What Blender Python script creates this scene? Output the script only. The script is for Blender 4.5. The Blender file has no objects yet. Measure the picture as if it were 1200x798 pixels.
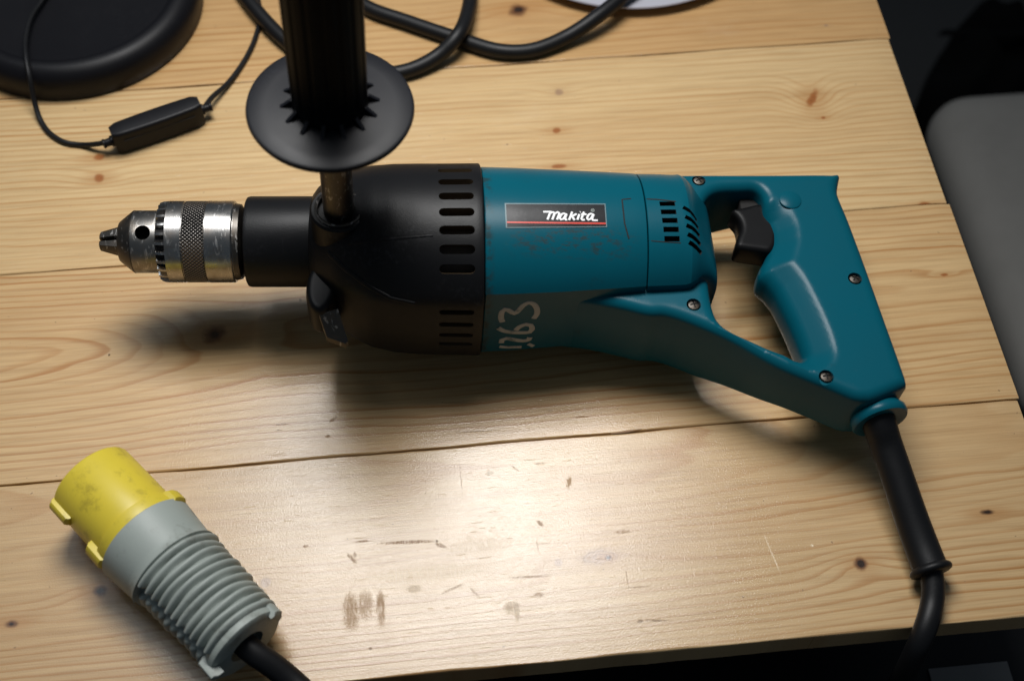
import bpy, bmesh, math, random
from mathutils import Vector, Matrix
from mathutils.bvhtree import BVHTree
from mathutils.geometry import delaunay_2d_cdt

random.seed(7)
SC = bpy.context.scene
COL = SC.collection
rad = math.radians

# ------------------------------------------------------------------ camera
CAM_POS = Vector((0.0, 0.0, 0.62))
F_PX = 1500.0
PITCH, ROLL, YAW = rad(57.48), rad(0.466), rad(6.022)
FW = Vector((math.sin(YAW) * math.cos(PITCH), math.cos(YAW) * math.cos(PITCH), -math.sin(PITCH)))
_r = Vector((math.cos(YAW), -math.sin(YAW), 0))
_u = _r.cross(FW)
RT = _r * math.cos(ROLL) + _u * math.sin(ROLL)
UP = _u * math.cos(ROLL) - _r * math.sin(ROLL)
cd = bpy.data.cameras.new('camera')
cam = bpy.data.objects.new('camera', cd)
COL.objects.link(cam)
cam.matrix_world = Matrix((
    (RT.x, UP.x, -FW.x, CAM_POS.x), (RT.y, UP.y, -FW.y, CAM_POS.y),
    (RT.z, UP.z, -FW.z, CAM_POS.z), (0, 0, 0, 1)))
cd.sensor_fit = 'HORIZONTAL'
cd.sensor_width = 23.5
cd.lens = F_PX / 1200 * 23.5
cd.clip_start = 0.02
cd.clip_end = 60
cd.dof.use_dof = True
cd.dof.focus_distance = 0.695
cd.dof.aperture_fstop = 4.0
SC.camera = cam

# ------------------------------------------------------------------ light
w = bpy.data.worlds.new('World')
SC.world = w
w.use_nodes = True
bg = w.node_tree.nodes['Background']
bg.inputs[0].default_value = (0.66, 0.82, 1.0, 1)
bg.inputs[1].default_value = 0.085

def area(name, pos, aim, sx, sy, power, color, spread=180):
    l = bpy.data.lights.new(name, 'AREA')
    l.shape = 'RECTANGLE'
    l.size, l.size_y, l.energy, l.color = sx, sy, power, color
    l.spread = rad(spread)
    o = bpy.data.objects.new(name, l)
    COL.objects.link(o)
    o.location = pos
    d = Vector(aim) - Vector(pos)
    o.rotation_euler = d.to_track_quat('-Z', 'Y').to_euler()
    return o
area('lamp_light', (0.0, 0.68, 0.86), (-0.02, 0.40, 0.0), 0.44, 0.33, 3.3, (1.0, 0.98, 0.955), 104)
area('ceiling_light', (-0.25, 1.0, 1.75), (-0.05, 0.42, 0.0), 1.2, 1.0, 4.2, (0.84, 0.92, 1.0), 150)

SC.view_settings.view_transform = 'Standard'
SC.view_settings.look = 'None'
SC.view_settings.exposure = 0.0
SC.view_settings.gamma = 1.0
SC.view_settings.use_curve_mapping = False
try:
    SC.cycles.use_denoising = True
    SC.cycles.max_bounces = 8
    SC.cycles.caustics_reflective = False
    SC.cycles.caustics_refractive = False
except Exception:
    pass

def ray(px, py):
    return (RT * ((px - 600) / F_PX) - UP * ((py - 399) / F_PX) + FW)
def at(px, py, z=0.0):
    """point on the horizontal plane z that the photograph shows at this pixel (table top is z = 0)"""
    d = ray(px, py)
    return CAM_POS + d * ((z - CAM_POS.z) / d.z)

# ------------------------------------------------------------------ mesh helpers
def obj(name, verts, faces, mat, parent=None, sharp=35, off=None):
    me = bpy.data.meshes.new(name)
    if off is not None:
        verts = [Vector(v) + off for v in verts]
    me.from_pydata([tuple(v) for v in verts], [], faces)
    me.validate()
    bm = bmesh.new(); bm.from_mesh(me)
    bmesh.ops.remove_doubles(bm, verts=bm.verts, dist=1e-6)
    bmesh.ops.recalc_face_normals(bm, faces=bm.faces)
    bm.to_mesh(me); bm.free()
    finish(me, sharp)
    if mat:
        me.materials.append(mat)
    o = bpy.data.objects.new(name, me)
    COL.objects.link(o)
    if parent:
        o.parent = parent
    return o
def finish(me, sharp=35):
    me.polygons.foreach_set('use_smooth', [True] * len(me.polygons))
    me.set_sharp_from_angle(angle=rad(sharp))
def empty(name, loc=(0, 0, 0), rot=None, label=None, cat=None, group=None):
    o = bpy.data.objects.new(name, None)
    COL.objects.link(o)
    o.empty_display_size = 0.02
    o.location = loc
    if rot is not None:
        o.rotation_euler = rot
    if label: o['label'] = label
    if cat: o['category'] = cat
    if group: o['group'] = group
    return o
class MB:
    """collects shapes that belong to one part"""
    def __init__(s): s.v = []; s.f = []
    def add(s, vf):
        n = len(s.v); s.v += [Vector(v) for v in vf[0]]; s.f += [tuple(i + n for i in f) for f in vf[1]]; return s
def loft(rings, cap=True):
    n = len(rings[0]); v = []; f = []
    for r in rings: v += [Vector(p) for p in r]
    for i in range(len(rings) - 1):
        for j in range(n):
            a = i * n + j; b = i * n + (j + 1) % n
            f.append((a, b, b + n, a + n))
    if cap:
        f.append(tuple(range(n))[::-1]); f.append(tuple(range((len(rings) - 1) * n, len(rings) * n)))
    return v, f
def revolve(prof, n=64, cy=0.0, cz=0.0, cap=True):
    """profile of (x, r) turned about the local x axis"""
    rings = []
    for x, r in prof:
        rings.append([(x, cy + r * math.sin(2 * math.pi * k / n), cz + r * math.cos(2 * math.pi * k / n)) for k in range(n)])
    return loft(rings, cap)
def place(vf, origin, xdir, zhint=(0, 0, 1)):
    """puts a shape built along x so that its x axis runs along xdir"""
    X = Vector(xdir).normalized(); Y = Vector(zhint).cross(X)
    if Y.length < 1e-5: Y = Vector((0, 1, 0)).cross(X)
    Y.normalize(); Z = X.cross(Y)
    o = Vector(origin)
    return [o + X * v[0] + Y * v[1] + Z * v[2] for v in vf[0]], vf[1]
def catmull(P, step):
    P = [Vector(p) for p in P]; out = []
    Q = [P[0] * 2 - P[1]] + P + [P[-1] * 2 - P[-2]]
    for i in range(1, len(Q) - 2):
        p0, p1, p2, p3 = Q[i - 1:i + 3]
        n = max(1, int((p2 - p1).length / step))
        for k in range(n):
            t = k / n
            out.append(0.5 * ((2 * p1) + (p2 - p0) * t + (2 * p0 - 5 * p1 + 4 * p2 - p3) * t * t + (3 * p1 - p0 - 3 * p2 + p3) * t ** 3))
    out.append(P[-1]); return out
def tube(P, r, n=16, step=0.004, smooth=True, normals=None, flat=1.0):
    """round tube through the points; r is a radius or a list of one per given point"""
    if smooth:
        if isinstance(r, (list, tuple)):
            PP = catmull([Vector((*p, 0))[:3] for p in P], step)
            # radius by nearest arclength
            L = [0]
            for a, b in zip(P[:-1], P[1:]): L.append(L[-1] + (Vector(b) - Vector(a)).length)
            l2 = [0]
            for a, b in zip(PP[:-1], PP[1:]): l2.append(l2[-1] + (b - a).length)
            rr = []
            for s in l2:
                s = s / l2[-1] * L[-1]
                for i in range(len(L) - 1):
                    if s <= L[i + 1] + 1e-9: break
                t = min(1, max(0, (s - L[i]) / max(1e-9, L[i + 1] - L[i])))
                rr.append(r[i] + (r[i + 1] - r[i]) * t)
        else:
            PP = catmull(P, step); rr = [r] * len(PP)
    else:
        PP = [Vector(p) for p in P]; rr = list(r) if isinstance(r, (list, tuple)) else [r] * len(PP)
    rings = []; N = None
    for i, p in enumerate(PP):
        T = (PP[min(i + 1, len(PP) - 1)] - PP[max(i - 1, 0)]).normalized()
        if normals is not None:
            k = min(len(normals) - 1, int(round(i / max(1, len(PP) - 1) * (len(normals) - 1))))
            N = normals[k]; N = (N - T * N.dot(T)).normalized()
        elif N is None:
            N = Vector((0, 0, 1)) - T * T.z
            if N.length < 1e-3: N = Vector((0, 1, 0)) - T * T.y
            N.normalize()
        else:
            N = (N - T * N.dot(T)).normalized()
        B = T.cross(N)
        rings.append([p + B * (rr[i] * math.cos(2 * math.pi * k / n)) + N * (rr[i] * flat * math.sin(2 * math.pi * k / n)) for k in range(n)])
    return loft(rings)
def box(c, sx, sy, sz, bev=0.0, seg=3):
    bm = bmesh.new()
    bmesh.ops.create_cube(bm, size=1)
    for v in bm.verts: v.co = Vector((v.co.x * sx, v.co.y * sy, v.co.z * sz))
    if bev: bmesh.ops.bevel(bm, geom=bm.edges[:], offset=bev, segments=seg, profile=0.5, affect='EDGES')
    v = [x.co + Vector(c) for x in bm.verts]; bm.verts.index_update()
    f = [tuple(x.index for x in fa.verts) for fa in bm.faces]; bm.free()
    return v, f
def inside(p, poly):
    c = False; j = len(poly) - 1
    for i in range(len(poly)):
        a, b = poly[i], poly[j]
        if (a[1] > p[1]) != (b[1] > p[1]) and p[0] < (b[0] - a[0]) * (p[1] - a[1]) / (b[1] - a[1]) + a[0]: c = not c
        j = i
    return c
import numpy as np
def segdist(pts, loops, closed=True):
    d = np.full(len(pts), 1e9)
    for L in loops:
        L = np.asarray(L); A = L if closed else L[:-1]; B = np.roll(L, -1, 0) if closed else L[1:]
        for a, b in zip(A, B):
            ab = b - a; t = np.clip(((pts - a) @ ab) / max(ab @ ab, 1e-12), 0, 1)
            d = np.minimum(d, np.hypot(*(pts - a - t[:, None] * ab).T))
    return d
def resample(poly, step, closed=True):
    out = []; n = len(poly)
    for i in range(n if closed else n - 1):
        a = np.array(poly[i][:2]); b = np.array(poly[(i + 1) % n][:2]); k = max(1, int(round(np.hypot(*(b - a)) / step)))
        for j in range(k): out.append(a + (b - a) * j / k)
    if not closed: out.append(np.array(poly[-1][:2]))
    return out
def roundpoly(pts, it=3):
    """corner cutting; a third value on a point is how hard its corner is cut (0 keeps it)"""
    P = [np.array(p[:2], float) for p in pts]
    for _ in range(it):
        Q = []
        for i in range(len(P)):
            a, b = P[i], P[(i + 1) % len(P)]
            Q += [a * .75 + b * .25, a * .25 + b * .75]
        P = Q
    return P
def slab(outer, holes, height, under=None, grid=0.002, step=0.0012, inset=(0.0003, 0.0008, 0.0016, 0.0026, 0.0038, 0.0052)):
    """solid with a given outline and holes whose top and bottom height is height(points, distance to the outline)"""
    loops = [resample(l, step) for l in [outer] + holes]
    V = []; E = []
    for L in loops:
        n0 = len(V); V += [tuple(p) for p in L]
        E += [(n0 + i, n0 + (i + 1) % len(L)) for i in range(len(L))]
    cand = []
    for L in loops:
        A = np.array(L); T = np.roll(A, -1, 0) - np.roll(A, 1, 0)
        Nn = np.stack([-T[:, 1], T[:, 0]], 1); Nn /= np.linalg.norm(Nn, axis=1)[:, None] + 1e-12
        for dd in inset:
            for s in (1, -1):
                for p in (A + Nn * dd * s): cand.append((p[0], p[1], dd))
    x0, y0 = np.min(loops[0], 0); x1, y1 = np.max(loops[0], 0)
    for i in range(int((x1 - x0) / grid) + 1):
        for j in range(int((y1 - y0) / grid) + 1):
            cand.append((x0 + i * grid + (j % 2) * grid * .5, y0 + j * grid, inset[-1] + grid * .5))
    C = np.array(cand)
    d = segdist(C[:, :2], loops)
    for c, dd in zip(C, d):
        if dd > c[2] * 0.93 and inside(c, loops[0]) and not any(inside(c, h) for h in loops[1:]):
            V.append((c[0], c[1]))
    vs, es, fs, _, _, _ = delaunay_2d_cdt([Vector(v) for v in V], E, [], 0, 1e-7)
    fs = [f for f in fs if (lambda c: inside(c, loops[0]) and not any(inside(c, h) for h in loops[1:]))(sum((vs[i] for i in f), Vector((0, 0))) / len(f))]
    P = np.array([(v.x, v.y) for v in vs]); d = segdist(P, loops); h = height(P, d)
    n = len(vs); hb = h if under is None else under(P, d, h)
    v = [(P[i, 0], P[i, 1], h[i]) for i in range(n)] + [(P[i, 0], P[i, 1], -hb[i]) for i in range(n)]
    f = [tuple(x) for x in fs] + [tuple(i + n for i in x)[::-1] for x in fs]
    cnt = {}
    for x in fs:
        for a, b in zip(x, x[1:] + x[:1]):
            cnt[(a, b)] = 1
    for (a, b) in cnt:
        if (b, a) not in cnt: f.append((b, a, a + n, b + n))
    return v, f
def boolean_cut(o, cutter_vf, cut_mat=None, sharp=30):
    c = obj('cutter', cutter_vf[0], cutter_vf[1], cut_mat or o.data.materials[0])
    c.matrix_world = Matrix.Identity(4)
    par = o.parent; o.parent = None
    if cut_mat: o.data.materials.append(cut_mat)
    m = o.modifiers.new('cut', 'BOOLEAN'); m.operation = 'DIFFERENCE'; m.solver = 'EXACT'; m.object = c
    m.material_mode = 'TRANSFER'; m.use_self = True
    bpy.context.view_layer.update()
    dg = bpy.context.evaluated_depsgraph_get()
    me = bpy.data.meshes.new_from_object(o.evaluated_get(dg), depsgraph=dg)
    o.modifiers.clear(); old = o.data; me.name = old.name + '_cut'; o.data = me; bpy.data.meshes.remove(old)
    me.name = o.name
    bpy.data.objects.remove(c); finish(me, sharp)
    o.parent = par
def joined(*vfs):
    m = MB()
    for vf in vfs: m.add(vf)
    return m.v, m.f

# ------------------------------------------------------------------ materials
class Tree:
    def __init__(s, name):
        s.m = bpy.data.materials.new(name); s.m.use_nodes = True
        s.t = s.m.node_tree; s.N = s.t.nodes; s.L = s.t.links; s.p = s.N['Principled BSDF']
    def set(s, sock, v):
        if isinstance(v, bpy.types.NodeSocket): s.L.new(v, sock)
        elif v is not None:
            sock.default_value = v
    def m_(s, op, a, b=None, c=None, clamp=False):
        n = s.N.new('ShaderNodeMath'); n.operation = op; n.use_clamp = clamp
        for i, x in enumerate((a, b, c)): s.set(n.inputs[i], x)
        return n.outputs[0]
    def vm(s, op, a, b=None, scale=None):
        n = s.N.new('ShaderNodeVectorMath'); n.operation = op
        s.set(n.inputs[0], a); s.set(n.inputs[1], b)
        if scale is not None: s.set(n.inputs[3], scale)
        return n.outputs['Value'] if op in ('LENGTH', 'DOT_PRODUCT', 'DISTANCE') else n.outputs[0]
    def coord(s): return s.N.new('ShaderNodeTexCoord').outputs['Object']
    def mapping(s, v, scale, loc=(0, 0, 0), rot=(0, 0, 0)):
        n = s.N.new('ShaderNodeMapping'); s.L.new(v, n.inputs[0])
        n.inputs['Scale'].default_value = scale; n.inputs['Location'].default_value = loc; n.inputs['Rotation'].default_value = rot
        return n.outputs[0]
    def noise(s, v, scale, detail=3, rough=.5, dist=0):
        n = s.N.new('ShaderNodeTexNoise'); s.L.new(v, n.inputs['Vector'])
        n.inputs['Scale'].default_value = scale; n.inputs['Detail'].default_value = detail
        n.inputs['Roughness'].default_value = rough; n.inputs['Distortion'].default_value = dist
        return n.outputs['Fac']
    def step(s, x, lo, hi, a=0.0, b=1.0, smooth=True):
        n = s.N.new('ShaderNodeMapRange'); n.interpolation_type = 'SMOOTHSTEP' if smooth else 'LINEAR'
        s.set(n.inputs[0], x)
        for i, v in enumerate((lo, hi, a, b)): n.inputs[i + 1].default_value = v
        return n.outputs[0]
    def mix(s, f, a, b, mode='MIX'):
        n = s.N.new('ShaderNodeMix'); n.data_type = 'RGBA'; n.blend_type = mode
        s.set(n.inputs[0], f)
        for k, x in ((6, a), (7, b)):
            if isinstance(x, (tuple, list)): x = (*x[:3], 1)
            s.set(n.inputs[k], x)
        return n.outputs[2]
    def ramp(s, f, stops):
        n = s.N.new('ShaderNodeValToRGB'); s.set(n.inputs[0], f); e = n.color_ramp.elements
        while len(e) < len(stops): e.new(0.5)
        for el, (p, c) in zip(e, stops): el.position = p; el.color = (*c, 1)
        return n.outputs[0]
    def bump(s, h, strength, dist=0.001, normal=None):
        n = s.N.new('ShaderNodeBump'); s.L.new(h, n.inputs['Height'])
        n.inputs['Strength'].default_value = strength; n.inputs['Distance'].default_value = dist
        if normal is not None: s.L.new(normal, n.inputs['Normal'])
        return n.outputs[0]
    def out(s, **k):
        names = dict(color='Base Color', rough='Roughness', metal='Metallic', normal='Normal', spec='Specular IOR Level', coat='Coat Weight', coatr='Coat Roughness', coatn='Coat Normal', sheen='Sheen Weight')
        for a, v in k.items():
            if isinstance(v, tuple): v = (*v[:3], 1)
            s.set(s.p.inputs[names[a]], v)
        return s.m

def plastic(name, c, rough=.4, scuff=.12, dirt=None, dirt_amt=.3, bump=.12, grain=1500, spec=.5, light=None):
    t = Tree(name); P = t.coord()
    big = t.noise(P, 25, 4, .6); fine = t.noise(P, grain, 2)
    scr = t.noise(t.mapping(P, (260, 40, 60), rot=(.3, .2, .7)), 1, 3, .6, .4)
    col = t.mix(t.step(big, .35, .75, 0, .35), c, tuple(x * .8 for x in c))
    col = t.mix(t.step(scr, .68, .78, 0, scuff), col, light or tuple(min(1, x * 1.6 + .08) for x in c))
    if scuff:
        rub = t.m_('MULTIPLY', t.step(t.noise(P, 28, 3, .6), .5, .7), t.step(t.noise(P, 380, 4, .75), .48, .66))
        col = t.mix(t.m_('MULTIPLY', rub, scuff * 2.2), col, light or tuple(min(1, x * 1.6 + .05) for x in c))
    if dirt:
        d = t.noise(P, 60, 6, .7); col = t.mix(t.step(d, .52, .72, 0, dirt_amt), col, dirt)
    r = t.m_('ADD', t.m_('MULTIPLY', big, .22), rough - .11)
    return t.out(color=col, rough=r, normal=t.bump(fine, bump, .0002), spec=spec)
def steel(name, c=(.55, .54, .52), rough=.25, brushed=True, knurl=False, smudge=.25):
    t = Tree(name); P = t.coord()
    br = t.noise(t.mapping(P, (2500, 60, 60)), 1, 2)
    big = t.noise(P, 120, 5, .65)
    col = t.mix(t.step(big, .45, .75, 0, smudge), c, (.16, .12, .085))
    sc2 = t.step(t.noise(t.mapping(P, (420, 130, 130), rot=(0, .5, .6)), 1, 3, .6, 1.2), .58, .66)
    col = t.mix(t.m_('MULTIPLY', sc2, .35), col, (.85, .83, .8))
    r = t.m_('ADD', t.m_('ADD', t.m_('MULTIPLY', big, .3), rough - .12), t.m_('MULTIPLY', sc2, .12))
    return t.out(color=col, metal=1.0, rough=r, normal=t.bump(br, .12 if brushed else .03, .0003))

TEAL = (0.0015, 0.082, 0.118)
def teal_material():
    t = Tree('teal_plastic'); P = t.coord()
    big = t.noise(P, 18, 4, .6); fine = t.noise(P, 1400, 2)
    scr = t.noise(t.mapping(P, (70, 300, 80), rot=(0, .1, .35)), 1, 2, .6, .5)
    nick = t.noise(P, 420, 2, .5)
    col = t.mix(big, TEAL, tuple(x * .82 for x in TEAL))
    col = t.mix(t.step(scr, .74, .80, 0, .35), col, (.09, .21, .25))
    col = t.mix(t.step(nick, .77, .82, 0, .5), col, (.18, .26, .27))
    # grime smeared in a band below the name plate and beside it
    sep = t.N.new('ShaderNodeSeparateXYZ'); t.L.new(P, sep.inputs[0]); x, y = sep.outputs[0], sep.outputs[1]
    band = t.m_('MULTIPLY', t.m_('MULTIPLY', t.step(x, .006, .02), t.step(x, .06, .085, 1, 0)), t.m_('MULTIPLY', t.step(y, -.030, -.023), t.step(y, -.016, -.010, 1, 0)))
    g = t.m_('MULTIPLY', band, t.step(t.noise(t.mapping(P, (150, 330, 150)), 1, 6, .75), .47, .60, 0, .7))
    g2 = t.step(t.noise(P, 70, 6, .75), .63, .74, 0, .3)
    edge = t.m_('MULTIPLY', t.step(x, .0045, .001), t.step(t.noise(P, 160, 4, .7), .45, .6, 0, .7))
    col = t.mix(t.m_('MAXIMUM', t.m_('MAXIMUM', g, g2), edge), col, (.018, .026, .024))
    r = t.m_('ADD', t.m_('MULTIPLY', big, .16), .23)
    r = t.m_('ADD', r, t.m_('MULTIPLY', g, .3))
    return t.out(color=col, rough=r, normal=t.bump(fine, .14, .0002), spec=.17)

M = {}
M['teal'] = teal_material()
M['black'] = plastic('black_plastic', (.0055, .0057, .0065), .44, .22, light=(.035, .036, .04), bump=.3, spec=.22)
M['black_gloss'] = plastic('black_handle_plastic', (.005, .0052, .006), .34, .16, light=(.05, .05, .055), bump=.06)
M['trigger'] = plastic('trigger_plastic', (.005, .005, .0055), .42, .06, light=(.03, .03, .03), bump=.1, spec=.14)
M['grip'] = plastic('grip_plastic', (.004, .004, .0045), .5, .03, bump=.1, spec=.07)
M['disc'] = plastic('guard_plastic', (.006, .0065, .009), .42, .12, light=(.02, .022, .03), bump=.06, spec=.24)  # bluish blotches put the disc's smudgy sheen into its colour
M['rubber'] = plastic('black_rubber', (.005, .0052, .006), .48, .06, light=(.04, .04, .04), bump=.25, grain=900, spec=.3)
M['lampblack'] = plastic('lamp_black', (.005, .005, .0065), .44, .02, bump=.1, spec=.2)
M['dark'] = plastic('dark_recess', (.006, .005, .0045), .8, 0, bump=.1)
M['winding'] = plastic('vent_interior', (.055, .036, .018), .5, 0, bump=.3)
M['yellow'] = plastic('yellow_plastic', (.60, .475, .042), .38, .10, dirt=(.12, .09, .02), dirt_amt=.5, light=(.8, .65, .15), bump=.06)
M['greyp'] = plastic('grey_plastic', (.29, .325, .30), .52, .12, dirt=(.09, .085, .065), dirt_amt=.6, light=(.5, .5, .48), bump=.3)
M['white'] = plastic('white_glaze', (.42, .42, .47), .25, 0, bump=.0)
M['steel'] = steel('polished_steel', (.38, .37, .355), .26, smudge=.55)
M['steel_dull'] = steel('dull_steel', (.25, .24, .225), .34, smudge=.55)
M['steel_dark'] = steel('dark_steel', (.095, .088, .08), .40, smudge=.4)
M['screw'] = steel('screw_steel', (.075, .068, .06), .46, smudge=.7)
M['label_black'] = plastic('label_black', (.010, .010, .012), .3, .06, light=(.2, .2, .2), bump=.02, spec=.3)
M['label_red'] = plastic('label_red', (.62, .045, .025), .35, .1, bump=.02)
M['label_white'] = plastic('label_white', (.80, .80, .80), .35, 0, bump=.02)
M['border'] = plastic('label_border', (.10, .17, .19), .4, .2, bump=.05)
M['paint'] = plastic('worn_white_paint', (.40, .40, .37), .7, 0, dirt=(.03, .08, .09), dirt_amt=.85, bump=.2)
M['fabric'] = plastic('grey_seat_fabric', (.20, .192, .175), .85, 0, bump=.5, grain=600)
M['fabric_black'] = plastic('black_fabric', (.004, .004, .004), .95, 0, bump=.5, grain=600, spec=.05)

def knurl_material():
    t = Tree('knurled_steel'); P = t.coord()
    sep = t.N.new('ShaderNodeSeparateXYZ'); t.L.new(P, sep.inputs[0])
    ang = t.m_('MULTIPLY', t.m_('ARCTAN2', t.m_('SUBTRACT', sep.outputs[1], CH_Y), t.m_('SUBTRACT', sep.outputs[2], CH_Z)), .0222)
    p = .0020
    a = t.m_('ABSOLUTE', t.m_('SINE', t.m_('MULTIPLY', t.m_('ADD', ang, t.m_('MULTIPLY', sep.outputs[0], .9)), math.pi / p)))
    b = t.m_('ABSOLUTE', t.m_('SINE', t.m_('MULTIPLY', t.m_('SUBTRACT', ang, t.m_('MULTIPLY', sep.outputs[0], .9)), math.pi / p)))
    h = t.m_('MINIMUM', a, b)
    col = t.mix(t.step(h, .1, .6), (.010, .008, .006), (.27, .25, .23))
    return t.out(color=col, metal=1.0, rough=.36, normal=t.bump(h, .9, .0006))

# ------------------------------------------------------------------ the room
FLOOR_Z = -0.74
def floor_material():
    t = Tree('dark_carpet'); P = t.coord()
    n = t.noise(P, 260, 3, .7); b = t.noise(P, 3, 3)
    col = t.mix(b, (.030, .029, .027), (.020, .021, .023))
    return t.out(color=t.mix(n, col, (.045, .044, .042)), rough=.9, normal=t.bump(n, .6, .004))
fl = obj('floor', [(-3, -2.5, FLOOR_Z), (3, -2.5, FLOOR_Z), (3, 3.5, FLOOR_Z), (-3, 3.5, FLOOR_Z)], [(0, 1, 2, 3)], floor_material())
fl['kind'] = 'structure'

# ------------------------------------------------------------------ workbench of pine planks
BASE = Vector((-0.1, 0.46, FLOOR_Z))
bench = empty('workbench', BASE, None, 'pale varnished pine plank workbench with knots, seams and scratches under the drill', 'workbench')
# node groups reused by the plank materials
def group_blob():
    g = bpy.data.node_groups.new('knot_distance', 'ShaderNodeTree')
    for n, ty in (('P', 'NodeSocketVector'), ('K', 'NodeSocketVector'), ('S', 'NodeSocketVector'), ('A', 'NodeSocketFloat')):
        g.interface.new_socket(n, in_out='INPUT', socket_type=ty)
    g.interface.new_socket('D', in_out='OUTPUT', socket_type='NodeSocketFloat')
    N, L = g.nodes, g.links
    i = N.new('NodeGroupInput'); o = N.new('NodeGroupOutput')
    a = N.new('ShaderNodeVectorMath'); a.operation = 'SUBTRACT'; L.new(i.outputs['P'], a.inputs[0]); L.new(i.outputs['K'], a.inputs[1])
    r = N.new('ShaderNodeVectorRotate'); r.rotation_type = 'Z_AXIS'; L.new(a.outputs[0], r.inputs['Vector']); L.new(i.outputs['A'], r.inputs['Angle'])
    b = N.new('ShaderNodeVectorMath'); b.operation = 'DIVIDE'; L.new(r.outputs[0], b.inputs[0]); L.new(i.outputs['S'], b.inputs[1])
    c = N.new('ShaderNodeVectorMath'); c.operation = 'LENGTH'; L.new(b.outputs[0], c.inputs[0]); L.new(c.outputs['Value'], o.inputs[0])
    return g
G_BLOB = group_blob()

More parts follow.
